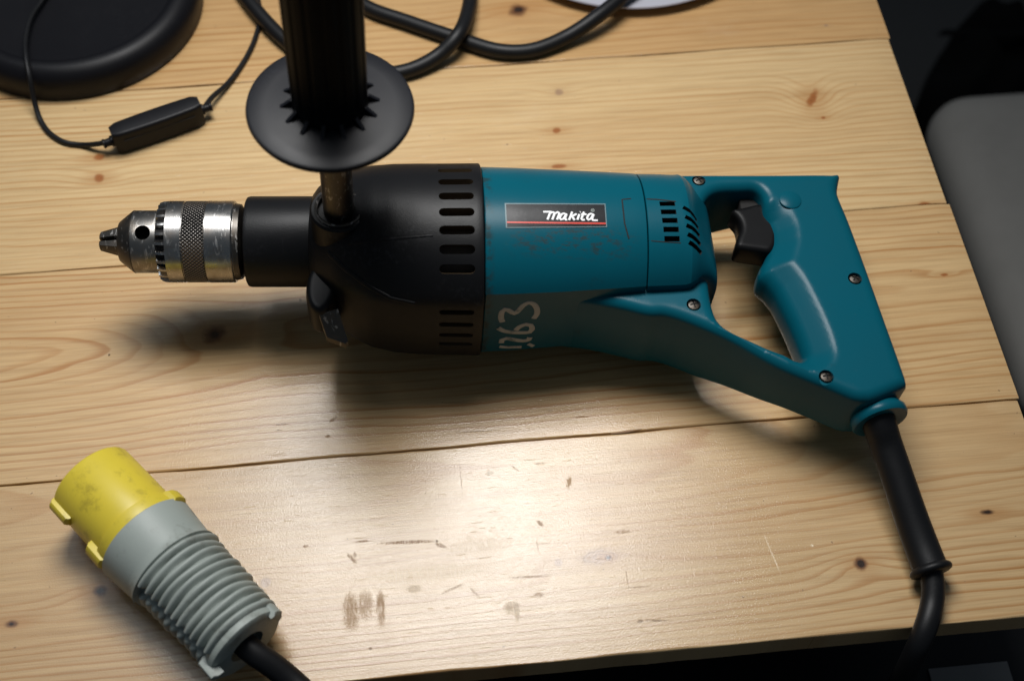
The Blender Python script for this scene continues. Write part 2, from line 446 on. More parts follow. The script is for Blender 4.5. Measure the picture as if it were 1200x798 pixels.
def wood(name, seed, yp, dp, slope, period, early, late, knots=(), marks=(), contrast=1.0, rough=.31, warm=(1, 1, 1), x_ref=0.0, cap=1.0):
    """softwood: growth rings of a tilted trunk cut by the plank's face, bent round each knot"""
    t = Tree(name); P0 = t.coord()
    sep = t.N.new('ShaderNodeSeparateXYZ'); t.L.new(P0, sep.inputs[0])
    flat = t.N.new('ShaderNodeCombineXYZ'); t.L.new(sep.outputs[0], flat.inputs[0]); t.L.new(sep.outputs[1], flat.inputs[1])
    P = flat.outputs[0]; x, y = sep.outputs[0], sep.outputs[1]
    sx = seed * 3.7
    wob = t.noise(t.mapping(P, (3.2, 16, 1), (sx, seed, 0)), 1, 3, .5)
    wob2 = t.noise(t.mapping(P, (14, 70, 1), (sx, seed * 2, 0)), 1, 3, .55)
    dy = t.m_('SUBTRACT', y, yp)
    dz = t.m_('ADD', t.m_('MINIMUM', t.m_('MULTIPLY', t.m_('SUBTRACT', x, x_ref), slope), cap), dp)
    dz = t.m_('ADD', dz, t.m_('MULTIPLY', t.m_('SUBTRACT', wob, .5), .012))
    r = t.m_('SQRT', t.m_('ADD', t.m_('MULTIPLY', dy, dy), t.m_('MULTIPLY', dz, dz)))
    r = t.m_('ADD', r, t.m_('MULTIPLY', wob, .012))
    r = t.m_('ADD', r, t.m_('MULTIPLY', wob2, .0022))
    jit = t.noise(t.mapping(P, (90, 90, 1)), 1, 3, .6)
    kd = []
    for (kx, ky, a, b, ang, kind) in knots:
        n = t.N.new('ShaderNodeGroup'); n.node_tree = G_BLOB
        t.L.new(P, n.inputs['P']); n.inputs['K'].default_value = (kx, ky, 0); n.inputs['S'].default_value = (a, b, 1); n.inputs['A'].default_value = ang
        D = n.outputs[0]
        D = t.m_('ADD', D, t.m_('MULTIPLY', t.m_('SUBTRACT', jit, .5), 1.3))
        kd.append((D, kind, a, b))
        # rings swell round the knot, stretched along the grain
        n2 = t.N.new('ShaderNodeGroup'); n2.node_tree = G_BLOB
        t.L.new(P, n2.inputs['P']); n2.inputs['K'].default_value = (kx, ky, 0); n2.inputs['S'].default_value = (a * 5.5, b * 2.6, 1)
        kd[-1] = kd[-1] + (t.m_('ADD', n2.outputs[0], t.m_('MULTIPLY', t.m_('SUBTRACT', wob2, .5), .9)),)
        g = t.m_('POWER', 2.718, t.m_('MULTIPLY', t.m_('MULTIPLY', n2.outputs[0], n2.outputs[0]), -1.0))
        r = t.m_('ADD', r, t.m_('MULTIPLY', g, b * 1.7))
    ph = t.m_('FRACT', t.m_('DIVIDE', r, period))
    idx = t.m_('FLOOR', t.m_('DIVIDE', r, period))
    rnd = t.N.new('ShaderNodeTexWhiteNoise'); rnd.noise_dimensions = '1D'; t.L.new(t.m_('ADD', idx, seed * 17.3), rnd.inputs['W'])
    amt = t.m_('ADD', t.m_('MULTIPLY', rnd.outputs['Value'], .75), .25)
    region = t.noise(t.mapping(P, (2.5, 9, 1), (seed * 1.3, sx, 0)), 1, 2)
    amt = t.m_('MULTIPLY', amt, t.step(region, .30, .68, .4, 1.35))
    prof = t.m_('MULTIPLY', t.step(ph, .45, .9, 0, 1), t.step(ph, .88, 1.0, 1, 0))
    fac = t.m_('MULTIPLY', t.m_('MULTIPLY', prof, amt), contrast, clamp=True)
    fib = t.noise(t.mapping(P, (26, 1500, 1), (sx, 0, 0)), 1, 3, .6)
    fib2 = t.noise(t.mapping(P, (9, 260, 1), (sx, 3, 0)), 1, 4, .6)
    broad = t.noise(t.mapping(P, (2.2, 11, 1), (0, sx, 0)), 1, 3)
    col = t.mix(fac, early, late)
    col = t.mix(t.step(broad, .3, .75, 0, .6), col, tuple(a * .55 + b * .45 for a, b in zip(early, late)))
    col = t.mix(t.step(fib2, .35, .75, 0, .28), col, tuple(v * .72 for v in late))
    col = t.mix(t.step(fib, .38, .72, 0, .24), col, (.16, .09, .035))
    streak = t.noise(t.mapping(P, (7, 420, 1), (sx * 2, 9, 0)), 1, 2, .5)
    col = t.mix(t.step(streak, .70, .80, 0, .35), col, (.22, .10, .03))
    wear = t.noise(t.mapping(P, (14, 22, 1), (5, sx, 0)), 1, 5, .7)
    col = t.mix(t.step(wear, .55, .8, 0, .09), col, (.72, .62, .47))
    for D, kind, a, b, D2 in kd:
        halo = t.m_('MAXIMUM', t.step(D, .6, 2.2, .5, 0), t.step(D2, .1, 1.0, .45, 0))
        col = t.mix(halo, col, (.36, .165, .05) if kind != 'pale' else (.40, .25, .12))
        body = t.step(D, .45, 1.25, 1, 0)
        kc = {'red': (.23, .075, .018), 'dark': (.085, .033, .014), 'pale': (.27, .17, .10), 'black': (.035, .016, .009)}[kind]
        ring = t.step(t.m_('SINE', t.m_('MULTIPLY', D, 16)), -1, 1, 0, .35)
        col = t.mix(t.m_('MULTIPLY', body, .92), col, t.mix(ring, kc, tuple(v * 1.9 for v in kc)))
        if kind in ('dark', 'black'):
            core = t.step(D, .25, .6, .9, 0)
            col = t.mix(core, col, (.012, .007, .005))
    dent = None
    hatch = t.step(t.noise(t.mapping(P, (950, 160, 1), (sx, 0, 0)), 1, 3, .65), .33, .58, .3, 1.0) if marks else None
    for (mx, my, a, b, ang, c, s) in marks:
        n = t.N.new('ShaderNodeGroup'); n.node_tree = G_BLOB
        t.L.new(P, n.inputs['P']); n.inputs['K'].default_value = (mx, my, 0); n.inputs['S'].default_value = (a, b, 1); n.inputs['A'].default_value = ang
        D = t.m_('ADD', n.outputs[0], t.m_('MULTIPLY', t.m_('SUBTRACT', t.noise(P, 900, 3, .7), .5), 1.4))
        k = t.m_('MULTIPLY', t.step(D, .45, 1.15, s, 0), hatch)
        col = t.mix(k, col, c)
        dent = k if dent is None else t.m_('MAXIMUM', dent, k)
    # tiny specks and hairline scratches
    sp = t.noise(P, 330, 2, .4)
    col = t.mix(t.step(sp, .755, .79, 0, .6), col, (.12, .07, .03))
    if warm != (1, 1, 1):
        col = t.mix(1.0, col, warm, 'MULTIPLY')
    scr = t.noise(t.mapping(P, (55, 700, 1), rot=(0, 0, 1.05)), 1, 2, .5)
    scr2 = t.noise(t.mapping(P, (50, 620, 1), rot=(0, 0, -.5)), 1, 2, .5)
    scm = t.m_('MAXIMUM', t.step(scr, .70, .74), t.step(scr2, .71, .75))
    grit = t.noise(P, 1150, 2, .6); grain_h = t.m_('ADD', t.m_('MULTIPLY', fib, .5), t.m_('MULTIPLY', fac, .25))
    dirt = t.noise(P, 42, 5, .7)
    h = t.m_('ADD', t.m_('ADD', grain_h, t.m_('MULTIPLY', grit, .55)), t.m_('MULTIPLY', scm, -.8))
    if dent is not None: h = t.m_('SUBTRACT', h, t.m_('MULTIPLY', dent, .8))
    ro = t.m_('ADD', t.m_('ADD', t.m_('MULTIPLY', dirt, .18), rough - .09), t.m_('MULTIPLY', t.step(sp, .6, .8), .15))
    if dent is not None: ro = t.m_('ADD', ro, t.m_('MULTIPLY', dent, .35))
    nrm = t.bump(h, .30, .00035)
    return t.out(color=col, rough=ro, normal=nrm, spec=.30, coat=(.56 if dent is None else t.m_('MULTIPLY', t.m_('SUBTRACT', 1.0, t.m_('MULTIPLY', dent, .85, clamp=True)), .56)), coatr=t.m_('ADD', t.m_('MULTIPLY', dirt, .15), .065), coatn=t.bump(t.m_('ADD', h, t.m_('MULTIPLY', grit, 1.1)), .20, .00035))

def pxy(px, py):
    p = at(px, py) - BASE
    return p.x, p.y
def K(px, py, rx, ry, kind='red', ang=0.0):
    x, y = pxy(px, py); return (x, y, rx * .00049, ry * .00058, ang, kind)
BR = (.19, .09, .032); DK = (.06, .028, .011); PALE = (.78, .66, .46)
def Mk(px, py, rx, ry, c=BR, s=.7, ang=0.0):
    x, y = pxy(px, py); return (x, y, rx * .00049, ry * .00058, ang, c, s)

EARLY, LATE = (.575, .39, .19), (.37, .17, .05)
seams = [0.895, 0.752, 0.6105, 0.4678, 0.3278, 0.2034]
plank_mats = [
    wood('pine_far', 5, .9 - BASE.y, .02, .02, .0062, (.53, .33, .15), LATE),
    wood('pine_orange', 1, .80 - BASE.y, .03, .02, .0058, (.56, .36, .165), (.37, .17, .052),
         knots=[K(607, 12, 14, 10, 'dark'), K(968, 30, 3, 2, 'pale')], contrast=.65),
    wood('pine_pale', 2, .36 - BASE.y, .05, .05, .0044, (.62, .445, .23), (.42, .205, .065),
         knots=[K(652, 153, 6, 4, 'red'), K(952, 116, 6, 14, 'red', .55), K(116, 184, 8, 5, 'red'), K(116, 209, 7, 6, 'red'),
                K(655, 195, 9, 3, 'red'), K(655, 108, 6, 5, 'pale'), K(965, 138, 3, 2, 'red'), K(1084, 240, 10, 4, 'red')],
         contrast=.85),
    wood('pine_cathedral', 3, .405 - BASE.y, .030, .10, .0042, (.575, .395, .195), (.37, .165, .048),
         knots=[K(252, 392, 14, 11, 'dark'), K(1107, 322, 5, 2, 'red')],
         marks=[Mk(352, 352, 2, 3, DK, .8), Mk(391, 491, 6, 2, BR, .8, -.7), Mk(384, 511, 3, 2, BR, .8), Mk(330, 497, 9, 1.2, DK, .5),
                Mk(682, 488, 9, 1.2, BR, .7), Mk(326, 504, 5, .8, DK, .5), Mk(128, 416, 1.5, 1.5, DK, .9), Mk(645, 481, 3, 2, DK, .3),
                Mk(560, 505, 26, 1.1, DK, .5, .03)],
         x_ref=-.03, cap=.003, contrast=.9),
    wood('pine_worn', 4, .315 - BASE.y, .040, .05, .0040, (.545, .38, .195), (.37, .18, .06),
         knots=[K(1009, 661, 7, 6, 'dark'), K(1157, 600, 8, 3, 'black'), K(706, 652, 26, 7, 'pale'), K(655, 659, 5, 4, 'pale'),
                K(117, 692, 8, 6, 'dark'), K(14, 731, 7, 4, 'dark'), K(311, 682, 6, 5, 'pale'), K(713, 653, 4, 3, 'dark')],
         marks=[Mk(478, 635, 30, 1.8, BR, .85, .05), Mk(516, 639, 7, 2, BR, .8, .4), Mk(412, 654, 8, 1.8, BR, .75, .9), Mk(416, 650, 2.5, 2.5, BR, .6),
                Mk(358, 640, 3, 1.5, BR, .9), Mk(425, 634, 9, .9, BR, .8), Mk(667, 565, 3, 6, (.30, .17, .06), .85, .3), Mk(633, 613, 5, 2, BR, .7, .8),
                Mk(603, 548, 7, 1.0, BR, .6, .75), Mk(633, 543, 8, 1.2, BR, .5), Mk(574, 554, 5, 3, (.30, .28, .2), .4), Mk(730, 623, 9, 2, BR, .5),
                Mk(411, 717, 9, 19, (.27, .145, .05), .8), Mk(428, 709, 9, 14, (.27, .145, .05), .65), Mk(446, 712, 5, 18, (.27, .145, .05), .85),
                Mk(600, 712, 9, 6, (.30, .21, .11), .55), Mk(606, 716, 3, 10, (.30, .21, .11), .5), Mk(485, 690, 9, 4, (.30, .22, .12), .5),
                Mk(530, 690, 14, 1.4, BR, .5, -.35), Mk(556, 694, 8, 1.2, BR, .45, .9), Mk(620, 676, 22, 1.2, BR, .5, .05), Mk(632, 697, 6, 2.5, BR, .55, .2),
                Mk(630, 640, 1, 9, BR, .25), Mk(636, 637, 12, .8, BR, .25), Mk(905, 650, .9, 22, PALE, .5, -.18),
                Mk(951, 639, 2, 1.5, PALE, .8), Mk(735, 677, 1, 12, BR, .4), Mk(748, 688, 14, .9, BR, .4), Mk(770, 727, 16, 1.2, DK, .6, .1), Mk(750, 728, 3, 2, DK, .7),
                Mk(434, 760, 2, 1.5, DK, .7), Mk(512, 634, 1.5, 1.5, DK, .7), Mk(540, 560, .8, 22, BR, .3), Mk(560, 640, 40, 9, PALE, .25), Mk(500, 672, 70, 9, PALE, .25)],
         contrast=.85),
]
def plank(y_far, y_near, x_end, mat, seed):
    rnd = random.Random(seed); n = 150; x0 = -0.72
    thick = 0.018; g = 0.00018; b = 0.0008
    top = rnd.uniform(-.0002, .00025)
    ph = [rnd.uniform(0, 6.28) for _ in range(6)]
    rings = []
    for i in range(n + 1):
        x = x0 + (x_end - x0) * i / n
        e = .00018 * (math.sin(x * 40 + ph[0]) + math.sin(x * 95 + ph[1]) * .7 + rnd.uniform(-.5, .5))
        e2 = .00018 * (math.sin(x * 36 + ph[2]) + math.sin(x * 110 + ph[3]) * .7 + rnd.uniform(-.5, .5))
        yf, yn = y_far - g - abs(e), y_near + g + abs(e2)
        sh = .0007 if i in (0, n) else 0
        bb = b + .0004 * math.sin(x * 60 + ph[4])
        rings.append([(x, yn, -thick), (x, yf, -thick), (x, yf, top - bb - sh), (x, yf - bb * .35, top - bb * .35 - sh), (x, yf - bb, top - sh),
                      (x, yn + bb, top - sh), (x, yn + bb * .35, top - bb * .35 - sh), (x, yn, top - bb - sh)])
    v, f = loft(rings)
    return obj('plank', v, f, mat, bench, 8, off=-BASE)
for i, m in enumerate(plank_mats):
    plank(seams[i], seams[i + 1], (0.3212, .3206, .3190, .3204, .3190)[i], m, 30 + i)
# splinter torn out of the seam in front of the drill
sp = at(733, 506, 0.0)
obj('splinter', *tube([at(716, 508, .0001), at(735, 505.5, .0003), at(752, 502.5, .0001)], [.0004, .0008, .0002], 8, .003, flat=.4), plastic('torn_wood', (.22, .12, .05), .6, 0), bench, off=-BASE)
# frame below the top
m_under = plastic('dark_frame', (.020, .019, .018), .6, .1, bump=.2)
fr = MB()
fr.add(box((-.2, .245, -.055), .98, .022, .07, .002)).add(box((-.2, .86, -.055), .98, .022, .07, .002)).add(box((.285, .55, -.055), .022, .58, .068, .002)).add(box((-.68, .55, -.055), .022, .58, .068, .002))
obj('frame', fr.v, fr.f, m_under, bench, off=-BASE)
for (lx, ly) in ((.275, .47), (.275, .85), (-.68, .47), (-.68, .85)):
    obj('leg', *box((lx, ly, (FLOOR_Z - .02) / 2), .05, .05, -FLOOR_Z - .021, .003), m_under, bench, off=-BASE)

# ------------------------------------------------------------------ chair beside the bench
SEAT_Z = -0.36
c0 = at(1083, 104, SEAT_Z)
print('chair', c0, at(1200, 480, SEAT_Z), at(1130, 740, SEAT_Z), at(1180, 780, FLOOR_Z))
ch = empty('stool', (c0.x + .23, c0.y - .20, FLOOR_Z), (0, 0, 0), 'grey padded stool seat with rounded corner, blurred, beside the right edge of the workbench', 'stool')
def rrect(x0, y0, x1, y1, r, n=8):
    out = []
    for cx, cy, a in ((x1 - r, y1 - r, 0), (x0 + r, y1 - r, 90), (x0 + r, y0 + r, 180), (x1 - r, y0 + r, 270)):
        for k in range(n + 1):
            t = rad(a + 90 * k / n); out.append((cx + r * math.cos(t), cy + r * math.sin(t)))
    return out
def seat_h(P, d):
    q = np.clip(d / .035, 0, 1); return .004 + .026 * np.sqrt(1 - (1 - q) ** 2)
v, f = slab(rrect(-.23, -.20, .23, .20, .05), [], seat_h, grid=.03, step=.012, inset=(.003, .008, .016, .026))
obj('seat', [Vector(p) + Vector((0, 0, SEAT_Z - .03 - FLOOR_Z)) for p in v], f, M['fabric'], ch, 60)
v, f = revolve([(0, .03), (.0, .16), (.03, .05), (.05, .028), (SEAT_Z - FLOOR_Z - .055, .026)], 24)
obj('pedestal', [(p[1], p[2], p[0]) for p in v], f, M['steel_dark'], ch)

# black bag on the floor behind the stool
def bag_h(P, d):
    q = np.clip(d / .06, 0, 1); n = .012 * np.sin(P[:, 0] * 95 + 2 * np.sin(P[:, 1] * 40)) + .010 * np.sin(P[:, 1] * 80 + P[:, 0] * 60)
    return np.maximum(.012, .02 + (.075 + n) * np.sqrt(1 - (1 - q) ** 2))
bz = FLOOR_Z + .095
bag_o = [at(*p, bz) for p in ((1066, 150), (1076, 112), (1096, 80), (1112, 55), (1132, 40), (1158, 42), (1182, 47), (1190, 66), (1197, 90), (1196, 130), (1170, 170), (1110, 180))]
bc = sum(bag_o, Vector()) / len(bag_o)
v, f = slab(roundpoly([(p.x - bc.x, p.y - bc.y) for p in bag_o], 2), [], bag_h, grid=.012, step=.008, inset=(.003, .008, .016, .026))
bag = empty('bag', (bc.x, bc.y, FLOOR_Z), None, 'black cloth bag slumped on the dark floor behind the grey stool', 'bag')
obj('body', [Vector(p) + Vector((0, 0, .1)) for p in v], f, M['fabric_black'], bag, 70)
obj('strap', *tube([(-.06, .02, .17), (-.03, -.02, .205), (.02, -.03, .21), (.055, .01, .175)], .008, 8, .01, flat=.3), M['fabric_black'], bag)

# made-up dark crate, sized to cover lit floor under the front of the bench
crate = empty('stand_in_crate', (.045, .205, FLOOR_Z), None, 'black lidded crate added below the front edge of the bench to hide lit floor', 'crate')
cm = plastic('crate_plastic', (.006, .006, .007), .5, .1, bump=.1, spec=.25)
obj('tub', *box((0, 0, .28), .62, .38, .56, .012), cm, crate)
obj('lid', *joined(box((0, 0, .571), .65, .41, .022, .005), box((0, -.005, .584), .60, .004, .006, .0015), box((0, -.14, .584), .60, .004, .006, .0015)), cm, crate)
obj('paper_label', *box((.265, .012, .5832), .05, .022, .001), plastic('label_paper', (.16, .155, .15), .7, 0), crate)

# ------------------------------------------------------------------ desk lamp base, cord and switch
lc = at(88, 119, 0.0) + Vector((-.004, .085, 0))
lamp = empty('desk_lamp', lc, None, 'round black lamp base with recessed top and thin cord through an inline switch', 'lamp')
prof = [(0, .0), (0, .083), (.0015, .0845), (.014, .0845), (.019, .0825), (.0225, .078), (.0235, .0735), (.0225, .070), (.0200, .0685), (.0195, .067), (.0195, .0)]
v, f = revolve([(x, max(r, 1e-4)) for x, r in prof], 96)
obj('base', [(p[1], p[2], p[0]) for p in v], f, M['lampblack'], lamp, 50)
v, f = revolve([(.0195, .0075), (.022, .0075), (.024, .0058), (.22, .0058)], 24)
obj('stem', [(p[1] - .03, p[2] + .045, p[0]) for p in v], f, M['lampblack'], lamp)
rc = .0017
sw_a, sw_b = at(133, 165, .0088), at(236, 129, .0088)
cordL = [at(70, -30, .024), at(50, 0, .0235), at(36, 22, .025), at(30, 48, .026), at(31, 70, .0262), at(35, 92, .0215), at(40, 118, .010), at(47, 140, .003), at(58, 156, rc), at(76, 167, rc), at(96, 170, rc), at(114, 169, .006), sw_a - (sw_b - sw_a) * .02]
cordR = [sw_b + (sw_b - sw_a) * .02, at(249, 114, .0065), at(266, 99, .003), at(283, 77, rc), at(296, 53, rc), at(303, 30, rc), at(304, 8, rc), at(298, -12, rc), at(285, -40, rc)]
obj('cord', *joined(tube(cordL, rc, 10, .003), tube(cordR, rc, 10, .003)), M['rubber'], lamp, off=-lc)
# switch: tapered rounded body
def switch_body():
    X = (sw_b - sw_a); L = X.length; rings = []
    for i in range(15):
        s = i / 14; e = min(s, 1 - s) * L; k = min(1, e / .004); k = math.sqrt(1 - (1 - k) ** 2) * .25 + .75
        wd = (.0060 + .0008 * math.sin(math.pi * s)) * k; hg = .0088 * (.8 + .2 * k)
        ring = []
        for (yy, zz) in rrect(-wd, -hg, wd, hg, .0022, 4): ring.append((s * L, yy, zz))
        rings.append(ring)
    return loft(rings)
sw = obj('cord_switch', *place(switch_body(), sw_a + Vector((0, 0, .0006)), sw_b - sw_a), M['lampblack'], lamp, 50, off=-lc)
d_ = (sw_b - sw_a).normalized()
for end, sgn in ((sw_a, -1), (sw_b, 1)):
    obj('strain_relief', *place(revolve([(-.002, .0036), (.0015, .0036), (.002, .0027), (.005, .0025), (.0055, .003), (.0065, .003), (.007, .0022)], 14), end, d_ * sgn), M['lampblack'], sw, off=-lc)
obj('seam_line', *place(box(((sw_b - sw_a).length / 2, -.0067, .0032), (sw_b - sw_a).length * .8, .0006, .0004), sw_a, d_), M['dark'], sw, off=-lc)

# ------------------------------------------------------------------ cable loop behind the drill
r1 = .0050
cab = [at(255, -60, r1), at(275, -22, r1), at(298, 10, .0062), at(331, 45, .0056), at(372, 74, r1), at(425, 88, r1), at(475, 84, r1), at(513, 66, .0075), at(538, 40, .0148), at(549, 12, .009), at(551, -16, r1), at(540, -50, r1),
       at(500, -75, r1), at(440, -66, r1), at(392, -30, r1), at(425, 6, r1), at(480, 27, r1), at(540, 47, r1), at(585, 60, r1), at(625, 59, r1), at(665, 43, .007), at(700, 20, .013), at(735, -8, .015), at(770, -40, .015), at(800, -80, .013)]
cb = obj('power_cable', *tube(cab, r1, 16, .004), M['rubber'])
cb['label'] = 'thick black rubber cable looped over itself behind the drill'; cb['category'] = 'cable'

# ------------------------------------------------------------------ white plate at the far edge
pc = at(742, 13, 0.0) + Vector((0.008, .1005, 0))
pl = empty('plate', pc, None, 'pale round plate at the top, only its rim in view beside the cable', 'plate')
v, f = revolve([(0, .06), (.001, .075), (.006, .103), (.0078, .1075), (.0088, .107), (.0085, .104), (.005, .085), (.0025, .07), (.0025, 1e-4)], 96)
obj('dish', [(p[1], p[2], p[0]) for p in v], f, M['white'], pl, 60)

# ------------------------------------------------------------------ the drill: local frame x along the motor axis to the tail, y away, z up
R0 = 0.0515
O = at(565, 304, R0)
pt, az = rad(3.3), rad(-2.95)
DX = Vector((math.cos(az) * math.cos(pt), math.sin(az) * math.cos(pt), -math.sin(pt)))
DZ = Vector((math.cos(az) * math.sin(pt), math.sin(az) * math.sin(pt), math.cos(pt)))
DY = DZ.cross(DX)
DROT = Matrix((DX, DY, DZ)).transposed()
OFF = Vector((0, 0, R0))                      # the Empty sits under the motor, on the table
drill = empty('power_drill', O - DZ * R0, DROT.to_euler(), 'teal and black corded power drill with steel chuck lying on its side on the bench', 'power drill')
def loc(px, py, zl=0.0):
    d = DROT.transposed() @ ray(px, py); c = DROT.transposed() @ (CAM_POS - O)
    return c + d * ((zl - c.z) / d.z)
def tolocal(p): return DROT.transposed() @ (Vector(p) - O)
PXM = 1 / 2133.4                              # metres per pixel at the motor axis
def dpart(name, vf, mat, parent=None, sharp=35):
    return obj(name, vf[0], vf[1], mat, parent or drill, sharp, off=OFF)
def section(x, cy, R, n=72, flat=(58, 122), soft=.0, sq=0.0):
    """round section with a flat on each side"""
    ring = []; mid = rad((flat[0] + flat[1]) / 2); hw = rad((flat[1] - flat[0]) / 2)
    angs = [2 * math.pi * k / n for k in range(n)]
    for t in angs:
        tt = t if t <= math.pi else 2 * math.pi - t
        r = R
        if abs(tt - mid) < hw:
            r = R * (math.cos(hw) / math.cos(tt - mid)); r = r * (1 - soft) + R * soft
        ring.append((x, cy - r * math.sin(t), r * math.cos(t)))
    return ring
def axx(px, cy): return loc(px, cy, 0).x
def cyy(py, px=565): return loc(px, py, 0).y
def cpix(cy_px, px):
    """local y of the axis shown at this pixel row"""
    return loc(px, cy_px, 0).y

# chuck ------------------------------------------------------------
CH = loc(235, 283.5, 0); CH_Y = CH.y; CH_Z = R0
def cx(px): return loc(px + 1.5, 282, 0).x
q = PXM * 1.005
chm = MB()
body = dpart('chuck', revolve([(cx(140), 14 * q), (cx(141), 23 * q), (cx(143), 24.5 * q), (cx(157), 35.2 * q), (cx(159), 36 * q), (cx(187), 36 * q), (cx(188), 35 * q), (cx(192), 35 * q)], 96, CH_Y), M['steel_dull'])
dpart('nose_cone', revolve([(cx(140.5), 13 * q), (cx(140.6), 23 * q), (cx(142.8), 25.0 * q), (cx(156.8), 35.9 * q), (cx(157.6), 36.15 * q), (cx(157.8), 34 * q)], 96, CH_Y, cap=False), M['steel_dark'], body)
dpart('tooth_root', revolve([(cx(188.5), 36 * q), (cx(188.7), 40.5 * q), (cx(199.5), 41.5 * q), (cx(199.6), 36 * q)], 96, CH_Y), M['dark'], body)
# key hole facing up, and two more round the body
kh = MB()
for a in (-68, 52, 172):
    n_ = Vector((0, -math.sin(rad(a + 88)), math.cos(rad(a + 88))))
    kh.add(place(revolve([(0, 8.6 * q), (.03, 8.6 * q)], 28), Vector((cx(173), CH_Y, 0)) + n_ * .008, n_, (1, 0, 0)))
kh.v = [p + OFF for p in kh.v]
boolean_cut(body, (kh.v, kh.f), M['dark'])
for k in range(3):
    a = rad(-78 + 120 * k)
    d1 = Vector((0, math.sin(a), math.cos(a))); d2 = Vector((0, math.cos(a), -math.sin(a)))
    rings = []
    for px, r_in, r_out, hw in ((116.5, 1.2, 9, 5), (118, 1.0, 11.5, 7), (143, 1.0, 18.5, 12.5), (150, 1.0, 20, 13)):
        c = Vector((cx(px), CH_Y, 0)); h = hw * q
        pts = [(r_in, -.12), (r_out * .55, -.95), (r_out * .93, -.62), (r_out, 0), (r_out * .93, .62), (r_out * .55, .95), (r_in, .12)]
        rings.append([c + d1 * (r * q) + d2 * (s * h) for r, s in pts])
    dpart('jaw', loft(rings), M['steel_dark'], body, 30)
# sleeve with gear teeth on its front edge
NT = 104; rs = 47.0 * q
rings = []
def ring_at(x, r, mod=None):
    return [(x if mod is None else x + mod(k), CH_Y + r * math.sin(2 * math.pi * k / NT), r * math.cos(2 * math.pi * k / NT)) for k in range(NT)]
def tooth(k): return (0.0, 0.0, 1.0, 1.0)[k % 4]
front = []
for px, r, dr in ((188.2, 41, 6), (188.8, 45.0, 10), (193, 46.4, 11), (197.6, 46.8, 11), (199.2, 46.9, 9), (199.5, 47, 1)):
    rings.append([(cx(px), CH_Y + (r - dr * tooth(k)) * q * math.sin(2 * math.pi * k / NT), (r - dr * tooth(k)) * q * math.cos(2 * math.pi * k / NT)) for k in range(NT)])
for px, r in ((199.6, 47), (217.5, 47), (218.2, 45.8), (244.0, 45.8), (244.8, 47.2), (274.5, 47.2), (275.8, 46.2), (276, 44), (282, 43.0), (285, 38), (287, 30)):
    rings.append(ring_at(cx(px), r * q))
dpart('sleeve', loft(rings), M['steel'], body, 28)
M['knurl'] = knurl_material()
dpart('knurled_band', revolve([(cx(218.6), 45.9 * q), (cx(219.4), 46.9 * q), (cx(243.0), 46.9 * q), (cx(243.8), 45.9 * q)], 128, CH_Y), M['knurl'], body)
dpart('back_ring', revolve([(cx(276.3), 44.3 * q), (cx(282.5), 43.4 * q), (cx(285.5), 38.5 * q), (cx(287.3), 30 * q)], 64, CH_Y), M['steel_dark'], body)
dpart('spindle', revolve([(cx(280), 21 * q), (cx(296), 21 * q)], 32, CH_Y), M['steel_dark'])

# gear housing ------------------------------------------------------
dpart('front_collar', revolve([(cx(289), 40 * q), (cx(289), 49 * q), (cx(290.5), 51.5 * q), (cx(294), 52.5 * q), (cx(380), 52.8 * q)], 96, CH_Y), M['black'])
gs = [(364, 287, 50), (368, 288, 60), (374, 289, 69), (384, 291, 79), (397, 294, 90), (414, 297.5, 98), (436, 301, 105), (462, 303, 109), (490, 304, 110.5), (520, 304.3, 111), (559.5, 304.5, 111.8), (561, 304.5, 111.2), (561.8, 304.5, 110)]
gr = []
def lerp_sections(S, sub):
    out = []
    for a, b in zip(S[:-1], S[1:]):
        k = max(1, int((b[0] - a[0]) / sub))
        for i in range(k): out.append(tuple(u + (w_ - u) * i / k for u, w_ in zip(a, b)))
    return out + [S[-1]]
for px, c, R in lerp_sections(gs, 6):
    gr.append(section(axx(px, 304), cpix(c, px), R * PXM, 96, (62, 118), .35))
gear = dpart('gear_housing', loft(gr), M['black'], None, 30)
# vent slots round the rear of the housing
cut = MB()
for a in (-42, -28, -14.5, -2.5, 8.5, 19.5, 30.5, 41.5, 69, 80.5, 92, 103, 200, 212, 224, 236):
    t = rad(a); nrm = Vector((0, -math.sin(t), math.cos(t))); rr = 111 * PXM
    c = Vector((axx(532, 304), cpix(304.3, 532), 0)) + nrm * (rr - .0085)
    tang = Vector((1, 0, 0)).cross(nrm)
    L = 19.5 * PXM; wd = (.0024 if a < 60 else .0018)
    prof = [(s * (L - wd) + wd * math.sin(rad(b)) * 1.0 if True else 0, wd * math.cos(rad(b))) for s, rng in ((1, range(0, 181, 30)), (-1, range(180, 361, 30))) for b in rng]
    rings = [[c + Vector((u, 0, 0)) + tang * w_ + nrm * h for u, w_ in prof] for h in (0, .03)]
    cut.add(loft(rings))
cut.v = [p + OFF for p in cut.v]
boolean_cut(gear, (cut.v, cut.f), M['winding'])
